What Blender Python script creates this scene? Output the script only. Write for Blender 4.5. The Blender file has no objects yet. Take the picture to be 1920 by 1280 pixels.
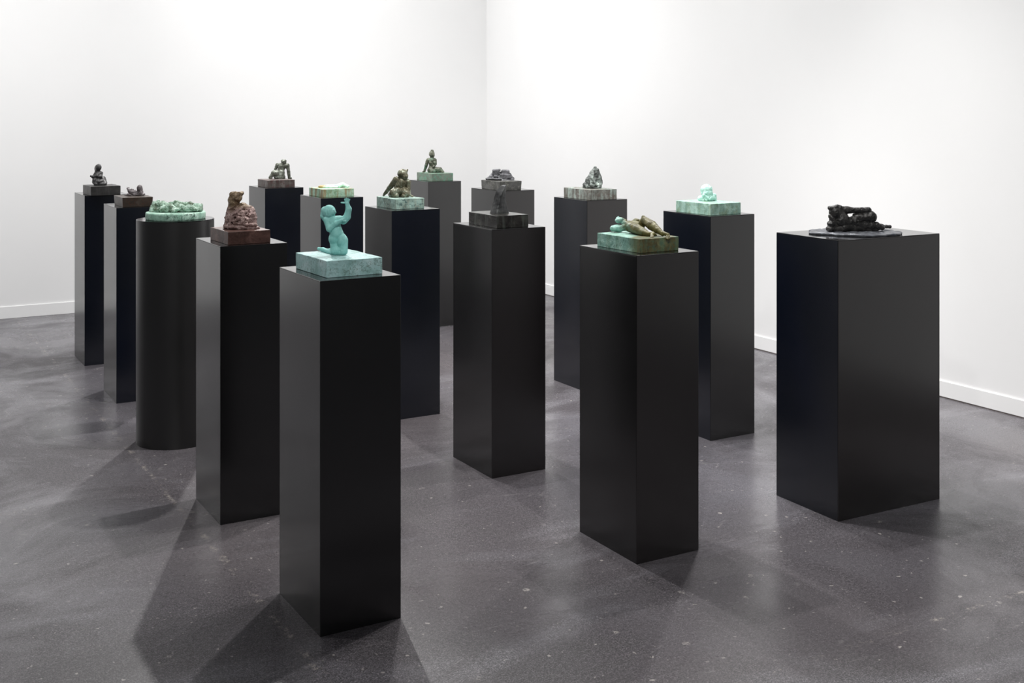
import bpy, bmesh, math, random
import numpy as np
from mathutils import Vector, Matrix

# ------------------------------------------------------------------ camera, world, lights
scene = bpy.context.scene
COL = scene.collection
YAW = math.radians(30.03)
CAM = (-5.291, -9.633, 1.58)
cd = bpy.data.cameras.new('camera'); co = bpy.data.objects.new('camera', cd); COL.objects.link(co)
co.location = CAM
co.rotation_euler = (math.pi / 2, 0, -YAW)
cd.sensor_width = 36; cd.lens = 2184.5 / 1920 * 36
cd.shift_y = -(640 - 209) / 1920
cd.clip_start = 0.05; cd.clip_end = 100
scene.camera = co

w = bpy.data.worlds.new('hall'); scene.world = w; w.use_nodes = True
w.node_tree.nodes['Background'].inputs[0].default_value = (0.93, 0.97, 1.0, 1)
w.node_tree.nodes['Background'].inputs[1].default_value = 0.14

scene.view_settings.view_transform = 'Standard'
scene.view_settings.look = 'None'
scene.view_settings.exposure = 0.0
scene.view_settings.gamma = 1.0
scene.view_settings.use_curve_mapping = False

def spot(name, loc, target, energy, angle, blend, size, col=(1, 0.985, 0.965)):
    l = bpy.data.lights.new(name, 'SPOT'); o = bpy.data.objects.new(name, l); COL.objects.link(o)
    l.energy = energy; l.spot_size = math.radians(angle); l.spot_blend = blend; l.shadow_soft_size = size; l.color = col
    o.location = loc
    o.rotation_euler = (Vector(target) - Vector(loc)).to_track_quat('-Z', 'Y').to_euler()
    return o
def washer(name, loc, target, energy, sx, sy, col=(1, 0.99, 0.98)):
    l = bpy.data.lights.new(name, 'AREA'); o = bpy.data.objects.new(name, l); COL.objects.link(o)
    l.shape = 'RECTANGLE'; l.size = sx; l.size_y = sy; l.energy = energy; l.color = col; l.spread = math.radians(104)
    o.location = loc
    o.rotation_euler = (Vector(target) - Vector(loc)).to_track_quat('-Z', 'Y').to_euler()
    return o
# track spots above the pedestals, then two added fill spots
spot('track_or_fill_spot', (-2.63, -1.62, 4.0), (-3.3, -4.3, 0.6), 430, 100, 0.7, 0.04)
spot('track_or_fill_spot', (-2.94, -4.76, 4.0), (-3.2, -5.2, 0.4), 240, 110, 0.8, 0.04)
spot('track_or_fill_spot', (-1.80, -5.50, 4.0), (-1.9, -5.6, 0.4), 200, 110, 0.8, 0.04)
spot('track_or_fill_spot', (-0.60, -4.50, 4.0), (-1.9, -5.6, 0.5), 190, 84, 0.8, 0.04)
spot('track_or_fill_spot', (-6.3, -4.6, 4.2), (-3.0, -5.0, 0.8), 110, 90, 0.8, 0.08)  # added fill from the left, brightens the left sides of the sculptures
spot('track_or_fill_spot', (-5.2, -9.2, 4.2), (-2.3, -4.2, 0.70), 400, 44, 0.5, 0.08)  # added front fill for the sculptures, its shadows falling behind the pedestals
# wall washers
for x, e, z in ((-2.1, 35, 0.8), (-4.3, 28, 0.9), (-6.2, 56, 1.3)):
    washer('wall_washer', (x, -3.0, 4.7), (x, 0.0, z), e, 1.8, 0.25)
for y, e in ((-1.5, 47), (-4.4, 38), (-7.2, 13), (-9.8, 20)):
    washer('wall_washer', (-3.0, y, 4.7), (0.0, y, 0.8), e, 1.8, 0.25)

# ------------------------------------------------------------------ materials
def lin(c):
    return tuple((v / 255 / 12.92 if v / 255 <= 0.04045 else ((v / 255 + 0.055) / 1.055) ** 2.4) for v in c) + (1,)
class NT:
    def __init__(self, name):
        self.m = bpy.data.materials.new(name); self.m.use_nodes = True
        self.t = self.m.node_tree; self.b = self.t.nodes['Principled BSDF']
    def n(self, typ, **kw):
        nd = self.t.nodes.new(typ)
        for k, v in kw.items():
            if k in nd.inputs and not hasattr(nd, k): nd.inputs[k].default_value = v
            elif hasattr(nd, k): setattr(nd, k, v)
            else: nd.inputs[k].default_value = v
        return nd
    def l(self, a, b): self.t.links.new(a, b)
    def noise(self, vec, scale, detail=5, rough=0.6, dist=0.0):
        nd = self.t.nodes.new('ShaderNodeTexNoise')
        nd.inputs['Scale'].default_value = scale; nd.inputs['Detail'].default_value = detail
        nd.inputs['Roughness'].default_value = rough; nd.inputs['Distortion'].default_value = dist
        if vec is not None: self.l(vec, nd.inputs['Vector'])
        return nd.outputs['Fac']
    def mapping(self, vec, scale=(1, 1, 1), loc=(0, 0, 0), rot=(0, 0, 0)):
        nd = self.t.nodes.new('ShaderNodeMapping')
        nd.inputs['Scale'].default_value = scale; nd.inputs['Location'].default_value = loc; nd.inputs['Rotation'].default_value = rot
        self.l(vec, nd.inputs['Vector']); return nd.outputs['Vector']
    def ramp(self, fac, stops, interp='LINEAR'):
        nd = self.t.nodes.new('ShaderNodeValToRGB'); cr = nd.color_ramp; cr.interpolation = interp
        while len(cr.elements) < len(stops): cr.elements.new(0.5)
        for e, (p, c) in zip(cr.elements, stops):
            e.position = p; e.color = c if len(c) == 4 else tuple(c) + (1,)
        self.l(fac, nd.inputs['Fac']); return nd.outputs['Color']
    def mix(self, fac, a, b, mode='MIX'):
        nd = self.t.nodes.new('ShaderNodeMix'); nd.data_type = 'RGBA'; nd.blend_type = mode
        for s, v in ((nd.inputs[0], fac), (nd.inputs[6], a), (nd.inputs[7], b)):
            if hasattr(v, 'is_output'): self.l(v, s)
            else: s.default_value = v
        return nd.outputs[2]
    def math(self, op, a, b=0.0, clamp=False):
        nd = self.t.nodes.new('ShaderNodeMath'); nd.operation = op; nd.use_clamp = clamp
        for s, v in ((nd.inputs[0], a), (nd.inputs[1], b)):
            if hasattr(v, 'is_output'): self.l(v, s)
            else: s.default_value = v
        return nd.outputs[0]
    def coord(self, which='Object'):
        return self.t.nodes.new('ShaderNodeTexCoord').outputs[which]
    def bump(self, h, strength=0.3, dist=0.002):
        nd = self.t.nodes.new('ShaderNodeBump'); nd.inputs['Strength'].default_value = strength; nd.inputs['Distance'].default_value = dist
        self.l(h, nd.inputs['Height']); self.l(nd.outputs['Normal'], self.b.inputs['Normal'])
W1 = (1, 1, 1, 1); K0 = (0, 0, 0, 1)

def m_wall():
    t = NT('white_painted_wall'); v = t.coord()
    c = t.ramp(t.noise(v, 0.7, 3), [(0.3, (0.84, 0.84, 0.84)), (0.7, (0.87, 0.868, 0.866))])
    t.l(c, t.b.inputs['Base Color']); t.b.inputs['Roughness'].default_value = 0.75
    t.bump(t.noise(v, 180, 3), 0.06, 0.001)
    return t.m
def m_floor():
    t = NT('polished_grey_concrete'); v = t.coord()
    base = t.ramp(t.noise(v, 0.6, 4, 0.55, 0.6), [(0.30, lin((78, 76, 81))), (0.5, lin((95, 93, 98))), (0.72, lin((112, 110, 116)))])
    warm = t.ramp(t.noise(t.mapping(v, loc=(11, 2, 0)), 0.35, 3), [(0.42, K0), (0.66, W1)])
    base = t.mix(t.math('MULTIPLY', warm, 0.45), base, lin((102, 94, 93)))
    # worn dark areas against polished pale smears
    worn = t.ramp(t.noise(t.mapping(v, loc=(3, 7, 0)), 1.15, 9, 0.66, 0.7), [(0.40, K0), (0.60, W1)])
    base = t.mix(t.math('MULTIPLY', worn, 0.70), base, lin((58, 54, 57)))
    smear = t.ramp(t.noise(t.mapping(v, scale=(0.5, 1.6, 1), rot=(0, 0, 0.5)), 1.6, 5, 0.55, 1.0), [(0.55, K0), (0.72, W1)])
    base = t.mix(t.math('MULTIPLY', smear, 0.32), base, lin((144, 143, 149)))
    # aggregate grain, strongest where worn
    g1 = t.ramp(t.noise(v, 210, 3, 0.7), [(0.38, (0.30,) * 3), (0.50, (0.90,) * 3), (0.62, (2.1, 2.07, 2.1))])
    g2 = t.ramp(t.noise(v, 75, 4, 0.7), [(0.38, (0.62,) * 3), (0.62, (1.40,) * 3)])
    gr = t.mix(1.0, g1, g2, 'MULTIPLY')
    amt = t.math('ADD', 0.30, t.math('MULTIPLY', worn, 0.65))
    base = t.mix(amt, base, t.mix(1.0, base, gr, 'MULTIPLY'))
    # pale flecks of paint and plaster
    warp = t.t.nodes.new('ShaderNodeVectorMath'); warp.operation = 'ADD'
    ns = t.t.nodes.new('ShaderNodeTexNoise'); ns.inputs['Scale'].default_value = 45; ns.inputs['Detail'].default_value = 3; t.l(v, ns.inputs['Vector'])
    sc = t.t.nodes.new('ShaderNodeVectorMath'); sc.operation = 'SCALE'; sc.inputs['Scale'].default_value = 0.03; t.l(ns.outputs['Color'], sc.inputs[0])
    t.l(v, warp.inputs[0]); t.l(sc.outputs[0], warp.inputs[1])
    for s_, r0, r1, p0, k in ((7.0, 0.05, 0.09, 0.62, 0.75), (19.0, 0.08, 0.13, 0.70, 0.75), (46.0, 0.13, 0.2, 0.80, 0.6)):
        vo = t.t.nodes.new('ShaderNodeTexVoronoi'); vo.inputs['Scale'].default_value = s_; t.l(warp.outputs[0], vo.inputs['Vector'])
        fl = t.math('MULTIPLY', t.ramp(vo.outputs['Distance'], [(r0, W1), (r1, K0)]), t.ramp(vo.outputs['Color'], [(p0, K0), (p0 + 0.04, W1)]))
        if s_ < 10: fl = t.math('MULTIPLY', fl, t.ramp(t.noise(v, 90, 4, 0.8), [(0.45, K0), (0.55, W1)]))
        base = t.mix(t.math('MULTIPLY', fl, k), base, lin((178, 172, 168)))
    # thin meandering scratches, broken up
    for k, (rz, sx) in enumerate(((0.4, 0.25), (-0.9, 0.22), (1.9, 0.3))):
        n_ = t.noise(t.mapping(v, scale=(sx, 1.2, 1), rot=(0, 0, rz), loc=(k * 3.1, k * 1.7, 0)), 3.0, 2, 0.4)
        d_ = t.math('ABSOLUTE', t.math('SUBTRACT', n_, 0.5))
        s = t.math('MULTIPLY', t.ramp(d_, [(0.0012, W1), (0.004, K0)]), t.ramp(t.noise(t.mapping(v, loc=(k, 2, 5)), 5, 5, 0.75), [(0.55, K0), (0.66, W1)]))
        base = t.mix(t.math('MULTIPLY', s, 0.4), base, lin((158, 154, 154)))
    # two slab joints with chipped pale edges
    sp = t.t.nodes.new('ShaderNodeSeparateXYZ'); t.l(warp.outputs[0], sp.inputs[0])
    chip = t.ramp(t.noise(v, 11, 5, 0.75), [(0.50, K0), (0.60, W1)])
    chip2 = t.ramp(t.noise(v, 80, 4, 0.8), [(0.46, K0), (0.56, W1)])
    for ax, pos, wd in (('X', 4.10, 0.014), ('Y', 7.14, 0.012)):
        d_ = t.math('ABSOLUTE', t.math('ADD', sp.outputs[ax], pos))
        jl = t.math('MULTIPLY', t.ramp(d_, [(wd * 0.5, W1), (wd, K0)]), t.math('MULTIPLY', chip, chip2))
        base = t.mix(t.math('MULTIPLY', jl, 0.75), base, lin((176, 168, 160)))
    t.l(base, t.b.inputs['Base Color'])
    ro = t.t.nodes.new('ShaderNodeMapRange'); ro.inputs['To Min'].default_value = 0.22; ro.inputs['To Max'].default_value = 0.46
    t.l(worn, ro.inputs['Value']); t.l(ro.outputs[0], t.b.inputs['Roughness'])
    t.b.inputs['Specular IOR Level'].default_value = 0.5
    t.bump(t.noise(v, 150, 4, 0.7), 0.09, 0.0012)
    return t.m
def m_steel(name, tint_a, tint_b, rough=0.20):
    t = NT(name); v = t.coord()
    oi = t.t.nodes.new('ShaderNodeObjectInfo')
    off = t.t.nodes.new('ShaderNodeVectorMath'); off.operation = 'ADD'
    sc = t.t.nodes.new('ShaderNodeVectorMath'); sc.operation = 'SCALE'; sc.inputs['Scale'].default_value = 37.0
    cmb = t.t.nodes.new('ShaderNodeCombineXYZ')
    for i in range(3): t.l(oi.outputs['Random'], cmb.inputs[i])
    t.l(cmb.outputs[0], sc.inputs[0]); t.l(v, off.inputs[0]); t.l(sc.outputs[0], off.inputs[1]); v = off.outputs[0]
    c = t.ramp(t.noise(t.mapping(v, scale=(1, 1, 0.5)), 2.0, 4, 0.55, 0.4), [(0.32, lin(tint_a)), (0.68, lin(tint_b))])
    t.l(c, t.b.inputs['Base Color'])
    r = t.ramp(t.noise(v, 2.5, 3), [(0.3, (rough - 0.02,) * 3), (0.7, (rough + 0.04,) * 3)])
    t.l(r, t.b.inputs['Roughness'])
    t.b.inputs['Specular IOR Level'].default_value = 0.9
    return t.m
def m_patina(name, cols, scale=20, rough=0.55, metallic=0.0, spots=None, streak=None, grad=None, bump=0.35, stretch=1.0, bscale=180):
    """cast bronze: cols = ramp of colours over a mottled noise; spots = (colour, amount) of corroded flecks;
    streak = (colour, amount) of runs down the sides; grad = (colour list, from_x, to_x) second patina towards +x."""
    t = NT(name); v = t.coord()
    f = t.noise(t.mapping(v, scale=(1, 1, stretch)), scale, 7, 0.66, 0.8)
    def rp(cs):
        k = len(cs); return t.ramp(f, [(0.30 + 0.40 * i / max(1, k - 1), lin(c)) for i, c in enumerate(cs)])
    c = rp(cols)
    if grad:
        sx = t.t.nodes.new('ShaderNodeSeparateXYZ'); t.l(v, sx.inputs[0])
        g = sx.outputs['Z'] if len(grad) > 4 else t.math('ADD', sx.outputs['X'], t.math('MULTIPLY', sx.outputs['Y'], grad[3] if len(grad) > 3 else 0.0))
        g = t.math('ADD', g, t.math('MULTIPLY', t.math('SUBTRACT', t.noise(v, 22, 5), 0.5), 0.10))
        mr = t.t.nodes.new('ShaderNodeMapRange'); mr.inputs['From Min'].default_value = grad[1]; mr.inputs['From Max'].default_value = grad[2]
        t.l(g, mr.inputs['Value'])
        c = t.mix(mr.outputs[0], c, rp(grad[0]))
    if streak:
        s = t.ramp(t.noise(t.mapping(v, scale=(1, 1, 0.10)), streak[2] if len(streak) > 2 else 42, 4, 0.6), [(0.50, K0), (0.60, W1)])
        c = t.mix(t.math('MULTIPLY', s, streak[1]), c, lin(streak[0]))
    if spots:
        s = t.ramp(t.noise(t.mapping(v, loc=(2, 3, 1)), spots[2] if len(spots) > 2 else 95, 5, 0.75), [(0.50, K0), (0.58, W1)])
        s = t.math('MULTIPLY', s, t.ramp(t.noise(t.mapping(v, loc=(4, 1, 2)), 18, 3), [(0.36, K0), (0.56, W1)]))
        c = t.mix(t.math('MULTIPLY', s, spots[1]), c, lin(spots[0]))
    t.l(c, t.b.inputs['Base Color'])
    t.b.inputs['Roughness'].default_value = rough; t.b.inputs['Metallic'].default_value = metallic
    t.bump(t.noise(v, bscale, 5, 0.7), bump, 0.002)
    return t.m

# ------------------------------------------------------------------ mesh helpers
def link(name, me, mat, parent=None, loc=(0, 0, 0), rz=0.0, smooth=False):
    o = bpy.data.objects.new(name, me); COL.objects.link(o)
    if mat is not None and not me.materials: me.materials.append(mat)
    if smooth:
        me.polygons.foreach_set('use_smooth', [True] * len(me.polygons))
    o.location = loc; o.rotation_euler = (0, 0, rz); o.parent = parent
    return o
def empty(name, loc, rz=0.0):
    o = bpy.data.objects.new(name, None); COL.objects.link(o)
    o.empty_display_size = 0.05; o.location = loc; o.rotation_euler = (0, 0, rz)
    return o
def tag(o, label, cat, group=None):
    o['label'] = label; o['category'] = cat
    if group: o['group'] = group
def structure(o, label, cat):
    o['kind'] = 'structure'; o['label'] = label; o['category'] = cat
def bm_mesh(bm, name):
    me = bpy.data.meshes.new(name); bm.normal_update(); bm.to_mesh(me); bm.free(); return me
def bm_box(bm, lo, hi):
    r = bmesh.ops.create_cube(bm, size=1.0)
    for v in r['verts']:
        v.co = Vector([lo[i] + (v.co[i] + 0.5) * (hi[i] - lo[i]) for i in range(3)])
    return r['verts']
def box_mesh(name, lo, hi, bev=0.0, seg=2):
    bm = bmesh.new(); bm_box(bm, lo, hi)
    if bev: bmesh.ops.bevel(bm, geom=bm.edges[:], offset=bev, segments=seg, affect='EDGES', profile=0.5)
    return bm_mesh(bm, name)

# value noise for the modelled surfaces
_rng = np.random.default_rng(7)
_LAT = _rng.random((48, 48, 48)).astype(np.float32) * 2 - 1
def vnoise(P):
    i = np.floor(P).astype(np.int64); fr = (P - i).astype(np.float32); fr = fr * fr * (3 - 2 * fr)
    a = i % 48; b = (i + 1) % 48
    X = (a[:, 0], b[:, 0]); Y = (a[:, 1], b[:, 1]); Z = (a[:, 2], b[:, 2])
    out = 0
    for dx in (0, 1):
        wx = fr[:, 0] if dx else 1 - fr[:, 0]
        for dy in (0, 1):
            wy = fr[:, 1] if dy else 1 - fr[:, 1]
            for dz in (0, 1):
                wz = fr[:, 2] if dz else 1 - fr[:, 2]
                out = out + _LAT[X[dx], Y[dy], Z[dz]] * wx * wy * wz
    return out
def fbm(P, size, octaves=3, ridged=0.0):
    out = 0; a = 1.0; q = P / size + 11.3
    for k in range(octaves):
        n = vnoise(q)
        if ridged: n = (1 - ridged) * n + ridged * (1 - 2.6 * np.abs(n))
        out = out + a * n; a *= 0.5; q = q * 2.03 + 5.1
    return out

def smin(a, b, k):
    h = np.clip(0.5 + 0.5 * (b - a) / k, 0, 1)
    return b + (a - b) * h - k * h * (1 - h)
def prim_sdf(P, p):
    kind = p[0][-1]
    if kind in 'cf':
        a = np.array(p[1:4]); ra = p[4]; b = np.array(p[5:8]); rb = p[8]
        ab = b - a; L2 = max(1e-6, float(ab @ ab))
        t = np.clip(((P - a) @ ab) / L2, 0, 1)
        d = P - a - t[:, None] * ab
        return np.sqrt((d * d).sum(1)) - (ra + t * (rb - ra))
    c = np.array(p[1:4]); r = np.array(p[4:7]); th = math.radians(p[7])
    q = P - c
    x = q[:, 0] * math.cos(th) - q[:, 2] * math.sin(th); z = q[:, 0] * math.sin(th) + q[:, 2] * math.cos(th)
    q = np.stack([x, q[:, 1], z], 1)
    if kind == 'b':
        e = 0.35 * r.min(); d = np.abs(q) - (r - e)
        return np.sqrt((np.maximum(d, 0) ** 2).sum(1)) + np.minimum(d.max(1), 0) - e
    k0 = np.sqrt(((q / r) ** 2).sum(1)); k1 = np.sqrt(((q / (r * r)) ** 2).sum(1))
    return k0 * (k0 - 1) / np.maximum(k1, 1e-9)

def surface_nets(V, lo, h):
    nx, ny, nz = V.shape
    S = V < 0
    acc = np.zeros((nx - 1, ny - 1, nz - 1, 3), np.float32); cnt = np.zeros((nx - 1, ny - 1, nz - 1), np.float32)
    c = [(i, j, k) for i in (0, 1) for j in (0, 1) for k in (0, 1)]
    def sub(A, o): return A[o[0]:nx - 1 + o[0], o[1]:ny - 1 + o[1], o[2]:nz - 1 + o[2]]
    for a in c:
        for ax in range(3):
            if a[ax]: continue
            b = list(a); b[ax] = 1; b = tuple(b)
            va, vb = sub(V, a), sub(V, b); m = (va < 0) != (vb < 0)
            t = np.where(m, va / np.where(m, va - vb, 1), 0)
            for q in range(3):
                acc[..., q] += np.where(m, a[q] + (t if q == ax else 0), 0)
            cnt += m
    act = cnt > 0
    idx = -np.ones(act.shape, np.int64); idx[act] = np.arange(act.sum())
    ijk = np.argwhere(act)
    verts = (ijk + acc[act] / cnt[act][:, None]) * h + lo
    faces = []
    def quads(ax):
        o = [q for q in range(3) if q != ax]
        sl0 = [slice(None)] * 3; sl1 = [slice(None)] * 3
        sl0[ax] = slice(0, -1); sl1[ax] = slice(1, None)
        A = S[tuple(sl0)]; B = S[tuple(sl1)]
        e = np.argwhere(A != B)
        if not len(e): return
        ok = np.ones(len(e), bool)
        for q in o: ok &= (e[:, q] > 0) & (e[:, q] < V.shape[q] - 1)
        e = e[ok]
        flip = A[e[:, 0], e[:, 1], e[:, 2]]
        def at(d0, d1):
            x = e.copy(); x[:, o[0]] -= d0; x[:, o[1]] -= d1
            return idx[x[:, 0], x[:, 1], x[:, 2]]
        F = np.stack([at(1, 1), at(0, 1), at(0, 0), at(1, 0)], 1)
        if ax == 1: flip = ~flip
        F[~flip] = F[~flip][:, ::-1]
        faces.append(F)
    for ax in range(3): quads(ax)
    return verts, np.concatenate(faces)

def sculpt(name, k, cell, prims, namp, nsize, ridged=0.0, clip=-9.0, octaves=3, drop=0.0, inflate=0.0):
    """clay-like body from smoothly joined limbs and lumps (millimetres), polygonised; returns a mesh in metres"""
    lo = np.array([1e9] * 3); hi = -lo
    for p in prims:
        if p[0][0] == '-': continue
        pts = [(np.array(p[1:4]), p[4]), (np.array(p[5:8]), p[8])] if p[0] in 'cf' else [(np.array(p[1:4]), max(p[4:7]))]
        for c, r in pts:
            lo = np.minimum(lo, c - r); hi = np.maximum(hi, c + r)
    lo -= 3 * namp + 3 * cell; hi += 3 * namp + 3 * cell
    lo[2] = max(lo[2], clip - 3 * cell)
    n = np.ceil((hi - lo) / cell).astype(int) + 1
    ax = [(lo[i] + cell * np.arange(n[i])).astype(np.float32) for i in range(3)]
    D = np.full(tuple(n), 50.0, np.float32)
    pad = k + 4 * namp + 2 * cell
    for p in prims:
        if p[0][-1] in 'cf':
            a, ra, b, rb = np.array(p[1:4]), p[4], np.array(p[5:8]), p[8]
            pl = np.minimum(a - ra, b - rb) - pad; ph_ = np.maximum(a + ra, b + rb) + pad
        else:
            R_ = np.array([max(p[4], p[6]), p[5], max(p[4], p[6])]); pl = np.array(p[1:4]) - R_ - pad; ph_ = np.array(p[1:4]) + R_ + pad
        i0 = np.clip(np.floor((pl - lo) / cell).astype(int), 0, n); i1 = np.clip(np.ceil((ph_ - lo) / cell).astype(int) + 1, 0, n)
        if (i1 <= i0).any(): continue
        sl = tuple(slice(i0[i], i1[i]) for i in range(3))
        g = np.stack(np.meshgrid(*[ax[i][sl[i]] for i in range(3)], indexing='ij'), -1).reshape(-1, 3)
        d = prim_sdf(g, p).reshape(D[sl].shape).astype(np.float32)
        if p[0][0] == '-': D[sl] = -smin(-D[sl], d, k * 0.6)
        else: D[sl] = smin(D[sl], d - inflate, k * (0.3 if p[0] == 'f' else 1.0))
    ni = np.argwhere(np.abs(D) < 4 * namp + 2 * cell)
    gp = (lo + cell * ni).astype(np.float32)
    D[ni[:, 0], ni[:, 1], ni[:, 2]] -= (namp * fbm(gp, nsize, octaves, ridged) * 0.8).astype(np.float32)
    D = np.maximum(D, (clip - ax[2])[None, None, :])
    v, f = surface_nets(D.reshape(n).astype(np.float32), lo, cell)
    v = v / 1000.0; v[:, 2] -= drop / 1000.0
    me = bpy.data.meshes.new(name)
    me.vertices.add(len(v)); me.vertices.foreach_set('co', v.astype(np.float32).ravel())
    me.loops.add(f.size); me.loops.foreach_set('vertex_index', f.astype(np.int32).ravel())
    me.polygons.add(len(f)); me.polygons.foreach_set('loop_start', np.arange(0, f.size, 4, dtype=np.int32))
    me.update(calc_edges=True); me.validate()
    return me

def slab_mesh(name, wx, wy, h, taper=0.0, wob=0.0008, bev=0.0025, seed=0, cuts=14):
    """cast block: slightly uneven faces, softened edges, optional undercut towards the foot"""
    bm = bmesh.new(); bm_box(bm, (-wx / 2, -wy / 2, 0), (wx / 2, wy / 2, h))
    bmesh.ops.bevel(bm, geom=bm.edges[:], offset=bev, segments=2, affect='EDGES', profile=0.5)
    bmesh.ops.subdivide_edges(bm, edges=[e for e in bm.edges if e.calc_length() > 0.02], cuts=cuts, use_grid_fill=True)
    co_ = np.array([v.co[:] for v in bm.verts])
    q = co_ * 1000 + seed * 91.7
    d = np.stack([fbm(q + 40 * a, 30, 3) for a in range(3)], 1)
    for v, c, dd in zip(bm.verts, co_, d):
        s = 1 - taper * (1 - c[2] / h)
        nz = wob if c[2] > 0.004 else 0.0
        v.co = Vector((c[0] * s + dd[0] * wob, c[1] * s + dd[1] * wob, c[2] + dd[2] * nz))
    return bm_mesh(bm, name)
def disc_mesh(name, rx, ry, h, wob, seed, n=96, rings=14, lift=0.0):
    """irregular round slab with an uneven rim"""
    rnd = np.random.default_rng(seed)
    ph = rnd.random(6) * 6.28
    def rim(a): return 1 + wob * (0.5 * math.sin(2 * a + ph[0]) + 0.55 * math.sin(3 * a + ph[1]) + 0.4 * math.sin(5 * a + ph[2]) + 0.3 * math.sin(9 * a + ph[3]) + 0.2 * math.sin(14 * a + ph[4]))
    bm = bmesh.new(); rows = []
    prof = [(r / rings, 1.0) for r in range(1, rings)] + [(0.975, 1.0), (0.995, 0.9), (1.0, 0.75), (1.0, 0.25), (0.992, 0.05), (0.98, 0.0)]
    top = bm.verts.new((0, 0, h))
    for r, z in prof:
        row = []
        for i in range(n):
            a = 2 * math.pi * i / n; q = rim(a)
            x, y = rx * r * q * math.cos(a), ry * r * q * math.sin(a)
            dz = 0.0
            if z > 0.5 and lift: dz = lift * float(fbm(np.array([[x * 1000 + seed * 31, y * 1000, 5.0]]), 22, 3)[0])
            row.append(bm.verts.new((x, y, h * z + dz * (1 if z == 1 else 0.5))))
        rows.append(row)
    for i in range(n): bm.faces.new((top, rows[0][i], rows[0][(i + 1) % n]))
    for a, b in zip(rows, rows[1:]):
        for i in range(n): bm.faces.new((a[i], b[i], b[(i + 1) % n], a[(i + 1) % n]))
    bm.faces.new(list(reversed(rows[-1])))
    return bm_mesh(bm, name)

# ------------------------------------------------------------------ the room
M_wall = m_wall(); M_floor = m_floor()
M_gap = NT('shadow_gap_filler'); M_gap.b.inputs['Base Color'].default_value = lin((150, 140, 132)); M_gap.b.inputs['Roughness'].default_value = 0.9; M_gap = M_gap.m
structure(link('floor', box_mesh('floor', (-12, -15, -0.1), (0.3, 0.3, 0)), M_floor), 'scuffed polished grey concrete floor', 'floor')
structure(link('wall_left', box_mesh('wall_left', (-11, 0, 0), (0.2, 0.2, 4.6)), M_wall), 'white painted wall behind the left row of pedestals', 'wall')
structure(link('wall_right', box_mesh('wall_right', (0, -14, 0), (0.2, -0.0, 4.6)), M_wall), 'white painted wall behind the widest pedestal', 'wall')
bl = link('baseboard_left', box_mesh('baseboard_left', (-11, -0.009, 0.0), (-0.009, 0, 0.092), 0.002), M_wall)
structure(bl, 'low white baseboard along the left wall', 'baseboard')
br = link('baseboard_right', box_mesh('baseboard_right', (-0.009, -14, 0.005), (0, -0.0, 0.092), 0.002), M_wall)
structure(br, 'low white baseboard along the right wall with a dark gap beneath', 'baseboard')
link('gap_strip', box_mesh('gap_strip', (-0.005, -14, 0.0), (0, -0.0, 0.005)), M_gap, br)

# ------------------------------------------------------------------ pedestals
M_steel = m_steel('blackened_steel', (4, 4, 5), (7, 7, 7))
M_steel_blue = m_steel('blue_blackened_steel', (7, 13, 27), (10, 14, 21))  # blued steel; on the widest pedestal's left its blue also paints in reflections
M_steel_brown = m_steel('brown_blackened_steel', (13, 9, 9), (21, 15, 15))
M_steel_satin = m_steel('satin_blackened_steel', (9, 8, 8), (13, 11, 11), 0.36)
M_top = m_steel('waxed_blackened_steel', (9, 9, 10), (13, 13, 13), 0.10)
M_weld = m_steel('ground_weld', (40, 42, 46), (52, 52, 54), 0.45)
PGROUP = 'black steel pedestals in the gallery'
def pedestal(x, y, wx, wy, rot, h, mat, mat_left, label, welds=True):
    r = empty('pedestal', (x, y, 0), math.radians(rot)); tag(r, label, 'pedestal', PGROUP)
    T = 0.003; g = 0.0002; hx, hy = wx / 2, wy / 2
    fr = box_mesh('pedestal_panel', (-hx, -T / 2, 0), (hx, T / 2, h - T - g), 0.0007)
    sd = box_mesh('pedestal_panel', (-T / 2, -hy + T + g, 0), (T / 2, hy - T - g, h - T - g), 0.0007)
    for s in (-1, 1):
        link('side_panel', fr, mat, r, (0, s * (hy - T / 2), 0))
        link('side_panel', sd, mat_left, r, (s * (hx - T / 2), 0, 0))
    link('top_panel', box_mesh('pedestal_top', (-hx, -hy, h - T), (hx, hy, h), 0.0008), M_top, r)
    if welds:
        bm = bmesh.new(); rnd = random.Random(int(abs(x * 971 + y * 317)))
        for sx in (-1, 1):
            for sy in (-1, 1):
                for k in range(5):
                    z = 0.14 + k * 0.195 + rnd.uniform(-0.012, 0.012)
                    q = bmesh.ops.create_uvsphere(bm, u_segments=8, v_segments=5, radius=0.0022)
                    for v in q['verts']:
                        v.co = Vector((v.co.x * 0.5 + sx * (hx - 0.0012), v.co.y * 0.5 + sy * (hy - 0.0012), v.co.z * 1.6 + z))
        o = link('weld_spots', bm_mesh(bm, 'weld_spots'), M_weld, r, smooth=True); o['kind'] = 'stuff'
    return r
def round_pedestal(x, y, rad, h, mat, label):
    r = empty('pedestal', (x, y, 0), 0); tag(r, label, 'pedestal', PGROUP)
    n = 96; T = 0.003
    bm = bmesh.new(); q = bmesh.ops.create_cone(bm, cap_ends=False, segments=n, radius1=rad, radius2=rad, depth=h - T - 0.0004)
    for v in q['verts']: v.co.z += (h - T - 0.0004) / 2
    link('shell', bm_mesh(bm, 'pedestal_shell'), mat, r, smooth=True)
    bm = bmesh.new(); bmesh.ops.create_cone(bm, cap_ends=True, segments=n, radius1=rad, radius2=rad, depth=T)
    for v in bm.verts: v.co.z += h - T / 2
    bmesh.ops.bevel(bm, geom=[e for e in bm.edges if abs(e.verts[0].co.z - e.verts[1].co.z) < 1e-6], offset=0.0008, segments=2, affect='EDGES')
    link('top_panel', bm_mesh(bm, 'pedestal_top_disc'), M_top, r)
    return r

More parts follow.
